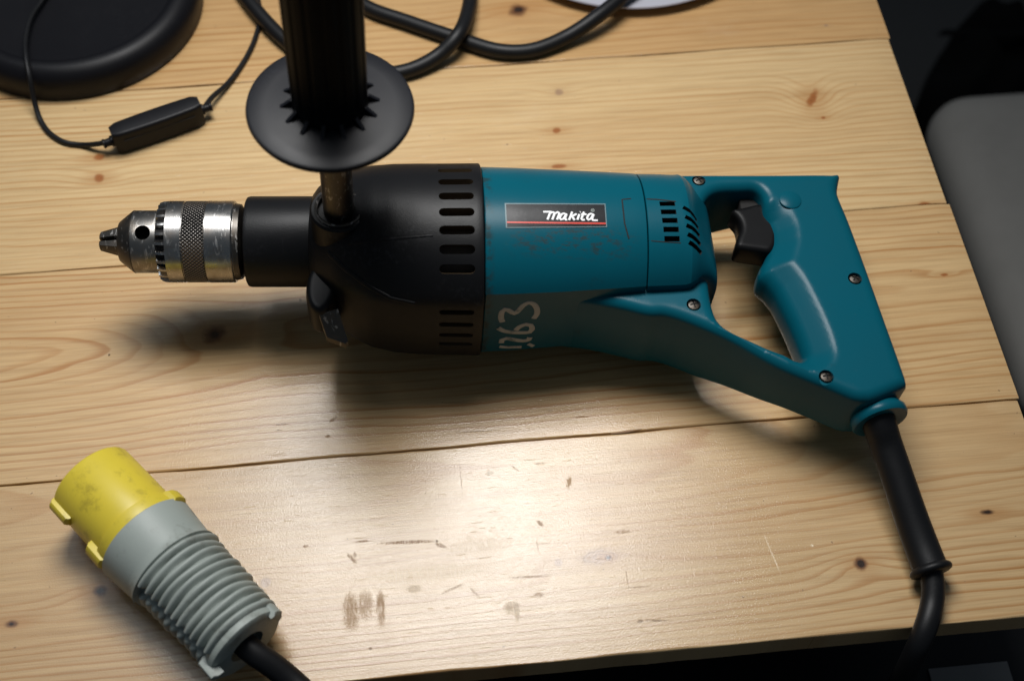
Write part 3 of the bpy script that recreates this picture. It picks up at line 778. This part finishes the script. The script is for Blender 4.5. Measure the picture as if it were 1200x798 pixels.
# bosses: ring that takes the side handle, and the ear with its clamp tab
hb = loc(397, 244, .046)
boss = dpart('handle_mount', place(revolve([(-.030, .0152), (-.004, .0152), (-.0012, .0150), (0, .0140), (0, .0118), (-.0025, .0112), (-.0025, .0002)], 48), hb, (0, 0, 1), (1, 0, 0)), M['black'], gear)
dpart('mount_ring', place(revolve([(-.0014, .0128), (.0005, .0126), (.0009, .0118), (.0005, .0110), (-.002, .0108)], 48, cap=False), hb, (0, 0, 1), (1, 0, 0)), M['steel_dark'], gear)
ear = MB()
v, f = slab(roundpoly([loc(361, 318, .012), loc(385, 300, .012), loc(398, 340, .012), loc(384, 366, .012), loc(366, 366, .012), loc(357, 348, .012)], 2), [], lambda P, d: .008 + .004 * np.sqrt(1 - (1 - np.clip(d / .003, 0, 1)) ** 2), grid=.003, step=.0015)
dpart('clamp_ear', ([Vector(p) + Vector((0, 0, .002)) for p in v], f), M['black'], gear)
e0 = loc(381, 352, .0); tb = MB()
tabp = [loc(374, 368, .010), loc(396, 362, .012), loc(408, 400, -.001), loc(405, 403, -.002), loc(383, 395, -.001)]
tv = [Vector(p) for p in tabp] + [Vector(p) - Vector((0, .0005, .0032)) for p in tabp]
dpart('clamp_tab', (tv, [(0, 1, 2, 3, 4), (9, 8, 7, 6, 5)] + [(i, (i + 1) % 5, (i + 1) % 5 + 5, i + 5) for i in range(5)]), M['steel_dark'], gear, 20)
dpart('clamp_bolt', place(revolve([(0, .004), (.012, .004), (.0125, .0032)], 6), loc(381, 350, -.006), (0, -.2, 1), (1, 0, 0)), M['steel_dark'], gear, 20)

# motor housing ------------------------------------------------------
ms = [(562.5, 304.5, 105), (563, 304.5, 107), (564, 304.5, 107.6), (600, 304, 106.3), (650, 303, 103.5), (700, 301.3, 99.8), (735, 300, 97), (741.6, 299.8, 96.2), (742.3, 299.8, 95.4)]
mr = [section(axx(px, 304), cpix(c, px), R * PXM, 120, (57, 123)) for px, c, R in lerp_sections(ms, 8)]
motor = dpart('motor_housing', loft(mr), M['teal'], None, 18)
# rear end with its vents
bs = [(743.6, 299.8, 95.2), (744.2, 299.8, 96), (770, 299.3, 95.2), (786, 299, 94.2), (792, 298.5, 92.5), (797, 298, 88), (804, 297.5, 78), (812, 297.5, 66), (820, 297.5, 54.5), (825, 298, 46.5), (827, 298.5, 40)]
def rear_section(px, c, R):
    s0 = section(axx(px, 304), cpix(c, px), R * PXM, 120, (57, 123))
    k = min(1, max(0, (px - 784) / 40.0)); k = k * k * (3 - 2 * k)
    ry = .0435 + (.0275 - .0435) * k; rz = R * PXM; cy_ = cpix(c, px) - .004 * k; out = []
    for i, p in enumerate(s0):
        t = 2 * math.pi * i / 120; sn, cs = math.sin(t), math.cos(t); e = .42
        out.append((p[0], p[1] * (1 - k) + k * (cy_ - ry * math.copysign(abs(sn) ** e, sn)), p[2] * (1 - k) + k * rz * math.copysign(abs(cs) ** e, cs)))
    return out
br_ = [rear_section(px, c, R) for px, c, R in lerp_sections(bs, 3)]
rear = dpart('rear_housing', loft(br_), M['teal'], None, 18)
def bvh_of(o):
    me = o.data
    return BVHTree.FromPolygons([v.co - OFF for v in me.vertices], [p.vertices[:] for p in me.polygons])
B_m, B_r, B_g = bvh_of(motor), bvh_of(rear), bvh_of(gear)
def hit(bv, px, py):
    d = (DROT.transposed() @ ray(px, py)).normalized(); c = DROT.transposed() @ (CAM_POS - O)
    h = bv.ray_cast(c, d)
    return (h[0], h[1]) if h[0] is not None else (None, None)
cut = MB()
def slot(bv, a, b, wd, deep=.006):
    (p0, n0), (p1, n1) = hit(bv, *a), hit(bv, *b)
    if p0 is None or p1 is None: return
    n_ = (n0 + n1).normalized(); X = (p1 - p0).normalized(); Y = n_.cross(X).normalized(); n_ = X.cross(Y)
    L = (p1 - p0).length; mid = (p0 + p1) / 2
    rings = [[mid + X * u * L / 2 + Y * w_ * wd / 2 + n_ * h for u, w_ in ((-1, -1), (1, -1), (1, 1), (-1, 1))] for h in (-deep, .008)]
    cut.add(loft(rings))
for (x_, y_) in ((782, 239), (783.5, 248.5), (785, 258.5), (786.5, 269), (787.6, 280)):
    slot(B_r, (x_ - 9, y_), (x_ + 9, y_), .0029)
for (xa, ya, xb, yb) in ((800.5, 243, 816.5, 259), (803, 254, 818.5, 268), (804.5, 264, 820, 277), (806, 274.5, 821, 287), (807.5, 284, 822, 297)):
    slot(B_r, (xa, ya), (xb, yb), .0024)
cut.v = [p + OFF for p in cut.v]
boolean_cut(rear, (cut.v, cut.f), M['dark'], 18)
# moulded joint lines of the brush cover
def line_on(bv, pts, r, mat, name, parent, lift=.0, flat=.5):
    P = []; Ns = []
    for i in range(len(pts) - 1):
        for k in range(6):
            t = k / 6; h = hit(bv, pts[i][0] + (pts[i + 1][0] - pts[i][0]) * t, pts[i][1] + (pts[i + 1][1] - pts[i][1]) * t)
            if h[0] is not None: P.append(h[0] + h[1] * lift); Ns.append(h[1])
    h = hit(bv, *pts[-1])
    if h[0] is not None: P.append(h[0] + h[1] * lift); Ns.append(h[1])
    return dpart(name, tube(P, r, 8, smooth=False, normals=Ns, flat=flat), mat, parent) if len(P) > 2 else None
line_on(B_r, [(745.5, 233), (770, 234), (792, 236.5)], .00045, M['dark'], 'cover_joint', rear)
line_on(B_r, [(746.5, 281), (775, 283.5), (798, 285)], .0003, M['dark'], 'cover_joint', rear)
line_on(B_m, [(739.5, 233), (729, 234), (732, 262), (737, 280)], .0004, M['dark'], 'cover_joint', motor)

line_on(B_g, [(384, 296), (405, 316), (432, 336), (458, 350), (486, 356)], .0013, M['black'], 'rib', gear, .0, .5)
line_on(B_g, [(408, 286), (450, 281), (507, 276)], .0007, M['black'], 'rib', gear, .0, .5)
# name plate ---------------------------------------------------------
def onplate(px, py, lift):
    h = hit(B_m, px, py)
    return h[0] + h[1] * lift
def quad_slab(cs, lift, th, nu=14, nv=6):
    top = []; bot = []
    for j in range(nv + 1):
        for i in range(nu + 1):
            u, v = i / nu, j / nv
            px = (cs[0][0] * (1 - u) + cs[1][0] * u) * (1 - v) + (cs[3][0] * (1 - u) + cs[2][0] * u) * v
            py = (cs[0][1] * (1 - u) + cs[1][1] * u) * (1 - v) + (cs[3][1] * (1 - u) + cs[2][1] * u) * v
            top.append(onplate(px, py, lift)); bot.append(onplate(px, py, lift - th))
    n = len(top); w_ = nu + 1; f = []
    for j in range(nv):
        for i in range(nu):
            a = j * w_ + i; q4 = (a, a + 1, a + 1 + w_, a + w_); f.append(q4); f.append(tuple(k + n for k in q4[::-1]))
    rim = list(range(nu + 1)) + [j * w_ + nu for j in range(1, nv + 1)] + [nv * w_ + i for i in range(nu - 1, -1, -1)] + [j * w_ for j in range(nv - 1, 0, -1)]
    for a, b in zip(rim, rim[1:] + rim[:1]): f.append((a, a + n, b + n, b))
    return top + bot, f
npl = dpart('name_plate', quad_slab([(591.3, 238.6), (709.4, 239.2), (711.4, 266.6), (592.8, 267.6)], .0003, .001), M['border'])
dpart('plate_face', quad_slab([(592.8, 240), (708.2, 240.5), (710, 265.4), (594.2, 266.3)], .00045, .0005), M['label_black'], npl)
dpart('stripe', quad_slab([(593.8, 260.2), (709.6, 261.6), (709.8, 263.4), (593.9, 262)], .00055, .0003, 14, 1), M['label_red'], npl)
def crop(u, v_): return 580 + u / 8.571, 230 + v_ / 8.571
strokes = [[(483, 163), (568, 163)], [(556, 165), (526, 241)], [(556, 176), (585, 166), (598, 176), (574, 242)], [(602, 180), (630, 166), (646, 178), (622, 242)],
           [(716, 190), (694, 180), (666, 190), (650, 224), (660, 241), (684, 234), (712, 194)], [(718, 184), (702, 230), (708, 242), (724, 240)],
           [(774, 164), (742, 246)], [(818, 184), (762, 212)], [(772, 208), (800, 246)],
           [(846, 188), (826, 243)], [(852, 167), (857, 164)],
           [(892, 165), (868, 232), (876, 244), (900, 241)], [(862, 190), (918, 188)],
           [(988, 192), (962, 182), (937, 195), (925, 228), (935, 243), (958, 234), (984, 196)], [(990, 187), (974, 232), (982, 246), (1030, 247)]]
lt = MB()
for s in strokes:
    P = [onplate(*crop(*p), .00052) for p in s]
    lt.add(tube(P, .00062, 8, .0008, smooth=len(P) > 2, normals=[Vector((0, 0, 1))] * 2, flat=.3))
dpart('lettering', (lt.v, lt.f), M['label_white'], npl)
rg = MB()
ringp = [onplate(*crop(980 + 15 * math.cos(k * math.pi / 8), 148 + 15 * math.sin(k * math.pi / 8)), .0005) for k in range(17)]
rg.add(tube(ringp, .00016, 6, smooth=False, normals=[Vector((0, 0, 1))] * 2, flat=.4))
for s in ([(976, 155), (977, 141), (984, 143), (983, 148), (977, 149), (985, 156)],):
    rg.add(tube([onplate(*crop(*p), .0005) for p in s], .00013, 6, smooth=False, normals=[Vector((0, 0, 1))] * 2, flat=.4))
dpart('registered_mark', (rg.v, rg.f), M['greyp'], npl)
# number brushed on the side in white paint
digits = [[(150, 296), (136, 260), (146, 202), (178, 176), (220, 196), (265, 218), (300, 192), (342, 146), (392, 118), (440, 128), (472, 170), (474, 220), (444, 264)],
          [(108, 352), (160, 380), (240, 394), (330, 397), (405, 392), (428, 366), (416, 328), (370, 320), (305, 345), (276, 374)],
          [(140, 492), (146, 466), (190, 452), (262, 464), (340, 474), (396, 464), (408, 440)], [(392, 502), (440, 524), (478, 544)],
          [(122, 528), (200, 534), (328, 531)]]
pn = MB()
for s in digits:
    P = []; Ns = []
    for u, v_ in s:
        h = hit(B_m, 570 + u / 8, 340 + v_ / 8)
        if h[0] is not None: P.append(h[0] + h[1] * .0001); Ns.append(h[1])
    if len(P) > 1:
        pn.add(tube(P, .00155 if len(s) > 6 else .0012, 10, .0015, smooth=len(P) > 2, normals=Ns, flat=.2))
dpart('painted_number', (pn.v, pn.f), M['paint'])

# handle shell ---------------------------------------------------------
ZF, ZN = .018, -.010
far = [loc(715, 215, ZF), loc(745, 205, ZF), loc(800, 203.6, ZF), loc(900, 203.4, ZF), loc(955, 203, ZF), loc(974, 203.3, ZF)]
right = [loc(982.5, 208.5, .014), loc(981.5, 219, .014), loc(980.5, 230, .014), loc(985, 243, .014), loc(993, 262, .014), loc(1012, 313, .014), loc(1036, 380, .014), loc(1055, 433, .014), loc(1058.5, 450, .012), loc(1057, 462, .008), loc(1046, 474, .0)]
near = [loc(1010, 494, -.006), loc(997, 499.5, ZN), loc(985, 498, ZN), loc(960, 487.5, ZN), loc(900, 462, ZN), loc(845, 431, ZN), loc(800, 411, ZN), loc(772, 402, ZN), Vector((axx(745, 304), -.0482, 0)), Vector((axx(715, 304), -.0440, 0)), Vector((axx(685, 304), -.0405, 0)), Vector((axx(655, 304), -.0380, 0)), Vector((axx(650, 304), -.034, 0)), Vector((axx(690, 304), -.02, 0)), Vector((axx(703, 304), .02, 0))]
print('strut', [loc(745, 396, ZN), loc(800, 411, ZN)])
def closed_smooth(pts, step=.002):
    P = [Vector((p[0], p[1], 0)) for p in pts]; n = len(P); Q = P[-3:] + P + P[:3]
    C = catmull(Q, step)
    # keep one turn
    i0 = min(range(len(C) // 2), key=lambda i: (C[i] - P[0]).length); i1 = min(range(len(C) // 2, len(C)), key=lambda i: (C[i] - P[0]).length)
    return [(p.x, p.y) for p in C[i0:i1]]
outer = closed_smooth(far + right + near)
HZ = .0195
grip_edge = [loc(895, 228, HZ), loc(898, 246, HZ), loc(905, 264, HZ), loc(906, 276, HZ), loc(902, 289, HZ), loc(896, 300, HZ), loc(896, 311, HZ), loc(905, 319, HZ), loc(914, 330, HZ), loc(922, 345, HZ), loc(934, 370, HZ), loc(943, 392, HZ), loc(947, 406, HZ)]
hole = closed_smooth([loc(828, 232, HZ), loc(836, 224, HZ), loc(848, 220.5, HZ), loc(870, 219.5, HZ), loc(886, 219.8, HZ)] + [p for p in grip_edge] +
                     [loc(944, 413, HZ), loc(933, 415, HZ), loc(908, 407.5, HZ), loc(884, 397, HZ), loc(860, 386, HZ), loc(846, 376.5, HZ), loc(838, 363, HZ), loc(833, 340, HZ), loc(829, 300, HZ), loc(826, 262, HZ), loc(825.5, 242, HZ)])
ge = [np.array((p.x, p.y)) for p in grip_edge[1:]]
def handle_h(P, d):
    wd = .0058; q_ = np.clip(d / wd, 0, 1)
    h = (HZ - .0055) + .0055 * np.sqrt(np.maximum(0, 1 - (1 - q_) ** 2))
    dg = segdist(P, [ge], closed=False)
    t = np.clip(dg / .0145, 0, 1); s = t * t * (3 - 2 * t) * .15 + t * .85
    fade = np.clip((loc(900, 232, HZ).y - P[:, 1]) / .012, 0, 1)         # no bevel at the very top of the grip
    lim = HZ - .0095 * (1 - s) * fade
    h = np.minimum(h, np.where(t < 1, lim - .006 * (1 - np.sqrt(np.clip(1 - (1 - np.clip(d / .004, 0, 1)) ** 2, 0, 1))), h))
    # shallow rise toward the rear
    return np.maximum(h, .004)
def handle_under(P, d, h):  # hidden underside deepened near the motor to block light leaking below the strut
    k = np.clip((axx(905, 304) - P[:, 0]) / (axx(905, 304) - axx(800, 304)), 0, 1)
    return h * (1 + .75 * k * k * (3 - 2 * k))
handle = dpart('handle', slab(outer, [hole], handle_h, handle_under, grid=.0022), M['teal'], None, 32)
# screw wells
wells = [(819, 211.5), (813, 357), (1002, 326.5), (968.5, 441)]
cut = MB()
for (x_, y_) in wells:
    p = loc(x_, y_, HZ)
    cut.add(place(revolve([(-.0032, .0038), (.02, .0041)], 28), p, (0, 0, 1), (1, 0, 0)))
cut.v = [p + OFF for p in cut.v]
boolean_cut(handle, (cut.v, cut.f), None, 32)
# one screw, with a cross cut in its head, copied into each well
sv, sf = revolve([(-.003, .0034), (-.0006, .0034), (.0002, .0030), (.0006, .0018), (.0007, .0002)], 28)
sv = [(p[1], p[2], p[0]) for p in sv]
scr0 = obj('screw', sv, sf, M['screw'], None, 30)
boolean_cut(scr0, joined(box((0, 0, .0010), .0042, .0008, .0020), box((0, 0, .0010), .00081, .0042, .00201)), M['dark'], 30)
for i, (x_, y_) in enumerate(wells):
    s = scr0 if i == 0 else scr0.copy()
    if i: COL.objects.link(s)
    s.parent = handle; s.location = loc(x_, y_, HZ - .0022) + OFF; s.rotation_euler = (0, 0, random.uniform(0, 1.5))
dpart('round_boss', place(revolve([(-.003, .0062), (.0004, .0062), (.0008, .0056), (.0009, .0002)], 36), loc(926, 234.5, HZ), (0, 0, 1), (1, 0, 0)), M['teal'], handle)
# trigger
tz = .011
tr = closed_smooth([loc(858, 246, tz), loc(870, 242.5, tz), loc(900, 238, tz), loc(912, 255, tz), loc(912, 280, tz), loc(905, 294, tz), loc(888, 293.5, tz), loc(866, 290, tz), loc(863, 287, tz), loc(864, 279, tz), loc(868, 268, tz), loc(866, 257, tz)], .0015)
dpart('trigger', slab(tr, [], lambda P, d: .0085 + .003 * np.sqrt(1 - (1 - np.clip(d / .003, 0, 1)) ** 2), lambda P, d, h: h * .3, grid=.0025), M['trigger'], None, 40)
dpart('switch_body', box(loc(886, 262, 0), .020, .028, .017, .001), M['dark'])
# cord outlet
ca, cb_ = loc(1014, 458, .0), loc(1030, 494, .0)
cdir = (cb_ - ca).normalized()
dpart('cord_collar', place(revolve([(-.012, .0125), (.003, .0128), (.0065, .0142), (.0075, .0150), (.0105, .0150), (.0118, .0142), (.0120, .0120), (.0112, .0085), (.0112, .001)], 48), loc(1022, 472, 0), cdir), M['teal'], handle, 40)
gp = [loc(1024, 476, 0), loc(1029, 492, 0)] + [tolocal(at(*p)) for p in ((1038, 520, .0315), (1052, 560, .0245), (1068, 607, .0175), (1080, 640, .0135), (1091, 668, .0118))]
guard = dpart('cord_guard', tube(gp, [.0088, .0088, .0085, .0084, .0086, .0088, .0089], 28, .003), M['rubber'])
ge_ = gp[-1]; gd = (gp[-1] - gp[-2]).normalized()
dpart('guard_flange', place(revolve([(-.0028, .0085), (-.0012, .0106), (0, .0110), (.0012, .0106), (.002, .009), (.002, .004)], 36), ge_, gd), M['rubber'], guard, 60)
cp = [ge_ - gd * .01, ge_] + [tolocal(at(*p)) for p in ((1093.5, 690, .0095), (1092, 708, .0075), (1087, 728, .0066), (1078, 752, .001), (1066, 778, -.016), (1052, 806, -.045), (1036, 850, -.095), (1015, 930, -.17))]
dpart('power_cord', tube(cp, .0058, 20, .003), M['rubber'])

# side handle ------------------------------------------------------------
shaft = dpart('side_handle', place(revolve([(-.010, .0080), (.066, .0080), (.07, .0080)], 32), hb, (0, 0, 1), (1, 0, 0)), M['steel_dark'])
dz = .0745
disc = [(0, .002), (0, .0368), (.0006, .0384), (.002, .0390), (.0034, .0386), (.0040, .0374), (.0040, .030), (.0052, .021), (.0056, .015), (.0056, .002)]
dpart('guard_disc', place(revolve(disc, 96), hb + Vector((0, 0, dz - .002)), (0, 0, 1), (1, 0, 0)), M['disc'], shaft, 30)
# fluted grip
rings = []; n = 144; RG = .0176
for (h, k, fl_) in ((dz + .001, 1.0, 0), (dz + .010, 1.0, .2), (dz + .013, 1.0, 1), (dz + .142, 1.03, 1), (dz + .145, 1.03, .2), (dz + .146, 1.16, 0), (dz + .152, 1.17, 0), (dz + .154, 1.08, 0), (dz + .1545, .3, 0)):
    rings.append([hb + Vector((math.cos(2 * math.pi * i / n), math.sin(2 * math.pi * i / n), 0)) * (RG * k * (1 - .035 * fl_ * (1 if i % 9 < 3 else 0))) + Vector((0, 0, h)) for i in range(n)])
dpart('grip', loft(rings), M['grip'], shaft, 25)
for k in range(14):
    a = 2 * math.pi * k / 14 + .1; u = Vector((math.cos(a), math.sin(a), 0)); s = Vector((-u.y, u.x, 0)); b0 = hb + Vector((0, 0, dz + .0015))
    A = [(RG - .002, .000), (RG + .0068, .000), (RG + .0064, .0007), (RG + .0003, .0055), (RG - .002, .0055)]
    v = [b0 + u * r_ + s * w_ + Vector((0, 0, z_)) for w_ in (-.0009, .0009) for r_, z_ in A]
    dpart('gusset', (v, [(4, 3, 2, 1, 0), (5, 6, 7, 8, 9)] + [(i, (i + 1) % 5, (i + 1) % 5 + 5, i + 5) for i in range(5)]), M['disc'], shaft, 20)

# ------------------------------------------------------------------ yellow and grey industrial plug
pa, pb = at(107, 562, .0245), at(286, 753, .0220)
PX_ = (pb - pa).normalized(); PLn = (pb - pa).length
PYv = Vector((0, 0, 1)).cross(PX_).normalized(); PZ = PX_.cross(PYv)
plug = empty('industrial_plug', Vector((pa.x, pa.y, 0)).lerp(Vector((pb.x, pb.y, 0)), .5), None, 'yellow and grey round industrial power plug lying in the lower left corner', 'plug')
PB = plug.location.copy()
def ploc(x, y, z): return pa + PX_ * x + PYv * y + PZ * z
def ppart(name, vf, mat, parent=None, sharp=40):
    return obj(name, [ploc(*p) for p in vf[0]], vf[1], mat, parent or plug, sharp, off=-PB)
YL = PLn * .365; RB = .0262
ys = ppart('yellow_sleeve', revolve([(.022, .0196), (.0015, .0197), (.0004, .0203), (0, .0211), (.0005, .0221), (.0015, .0226), (YL - .006, .0229), (YL - .0055, .0243), (YL - .0012, .0248), (YL + .004, .0244)], 96, cap=True), M['yellow'])
# angle t is measured from the top towards the side that faces the camera
def lug(t, x0, x1, r0, hgt, wd, name, mat, parent):
    u = Vector((0, -math.sin(t), math.cos(t))); s = Vector((0, math.cos(t), math.sin(t))); rings = []
    for x, k in ((x0, .55), (x0 + .0012, .95), (x1 - .0012, 1.0), (x1, .6)):
        ring = []
        for a_, b_ in ((-1, 0), (-.85, .75), (-.45, 1), (.45, 1), (.85, .75), (1, 0)):
            ring.append(Vector((x, 0, 0)) + u * (r0 - .001 + (hgt + .001) * b_ * k) + s * (wd / 2 * a_))
        rings.append(ring)
    return ppart(name, loft(rings), mat, parent)
SGN = 1 if PYv.dot(Vector((-1, -1, 0))) < 0 else -1     # which way is lower left
lug(SGN * rad(72), .0005, .0155, .0225, .0032, .0064, 'lug', M['yellow'], ys)
lug(SGN * rad(74), YL - .012, YL + .001, .0236, .0034, .0085, 'lug', M['yellow'], ys)
lug(SGN * rad(-66), YL - .005, YL + .003, .0240, .0034, .012, 'lug', M['yellow'], ys)
# grey body: smooth collar, then ribs on two half shells with a groove between
n = 144; rings = []; x = YL + .0008
X1 = PLn * .565; X2 = PLn * .985; NR = 11
xs = [YL + .0008, YL + .0014, YL + .002] + [YL + .002 + (X1 - YL - .002) * k / 8 for k in range(1, 9)] + [X1 + (X2 - X1) * k / (NR * 8) for k in range(1, NR * 8 + 1)]
for x in xs:
    u = (x - YL) / (PLn - YL)
    base = .0260 - .0022 * min(1, u / .32) - .0022 * max(0, (u - .32) / .68)
    ring = []
    for k in range(n):
        t = 2 * math.pi * k / n
        r = base * (.97 if x < YL + .001 else 1)
        a = abs(((math.degrees(t) + 180) % 360) - 180)           # 0 top .. 180 bottom
        if x > X1:
            w_ = (x - X1) / (X2 - X1) * NR
            wv = w_ + .05 * math.sin(3 * t + int(w_) * 2.1) * (0 if w_ < .2 or w_ > NR - .2 else 1)
            rib = max(0, math.sin(math.pi * (wv % 1.0))) ** .6 * (1 - .18 * random.Random(int(wv) * 7 + 3).random() - .08 * math.sin(5 * t + int(wv)))
            g = 1.0
            for gc in ((62,) if SGN * math.sin(t) > 0 else (118,)):
                g = min(g, min(1, max(0, (abs(a - gc) - 6.5) / 5)))
            low = 1 if a < gc else .72
            r = r - .0038 + g * (.0044 * rib * low + .0012)
            if a > gc: r -= .0012
        elif x > X1 - .003 and a < 90:
            r += .0012 * (1 - (X1 - x) / .003)
        ring.append((x, -r * math.sin(t), r * math.cos(t)))
    rings.append(ring)
gb = ppart('grey_body', loft(rings), M['greyp'], None, 50)
# end cap and cord clamp at the tail
ppart('end_cap', revolve([(X2 - .003, .0195), (X2 + .0005, .0212), (X2 + .003, .0209), (X2 + .0042, .0192), (X2 + .0042, .0095), (X2 - .004, .009)], 64), M['greyp'], gb)
lug(SGN * rad(72), X2 - .004, X2 + .0085, .0186, .0052, .0040, 'cord_clamp', M['greyp'], gb)
lug(SGN * rad(-70), X2 - .006, X2 + .006, .0192, .0035, .010, 'cord_clamp', M['greyp'], gb)
cpts = [pa + PX_ * (X2 - .01), pa + PX_ * (X2 + .006), at(318, 778, .016), at(345, 800, .009), at(385, 838, .0052), at(440, 880, .0052)]
obj('plug_cord', *tube(cpts, .0062, 20, .004), M['rubber'], plug, off=-PB)
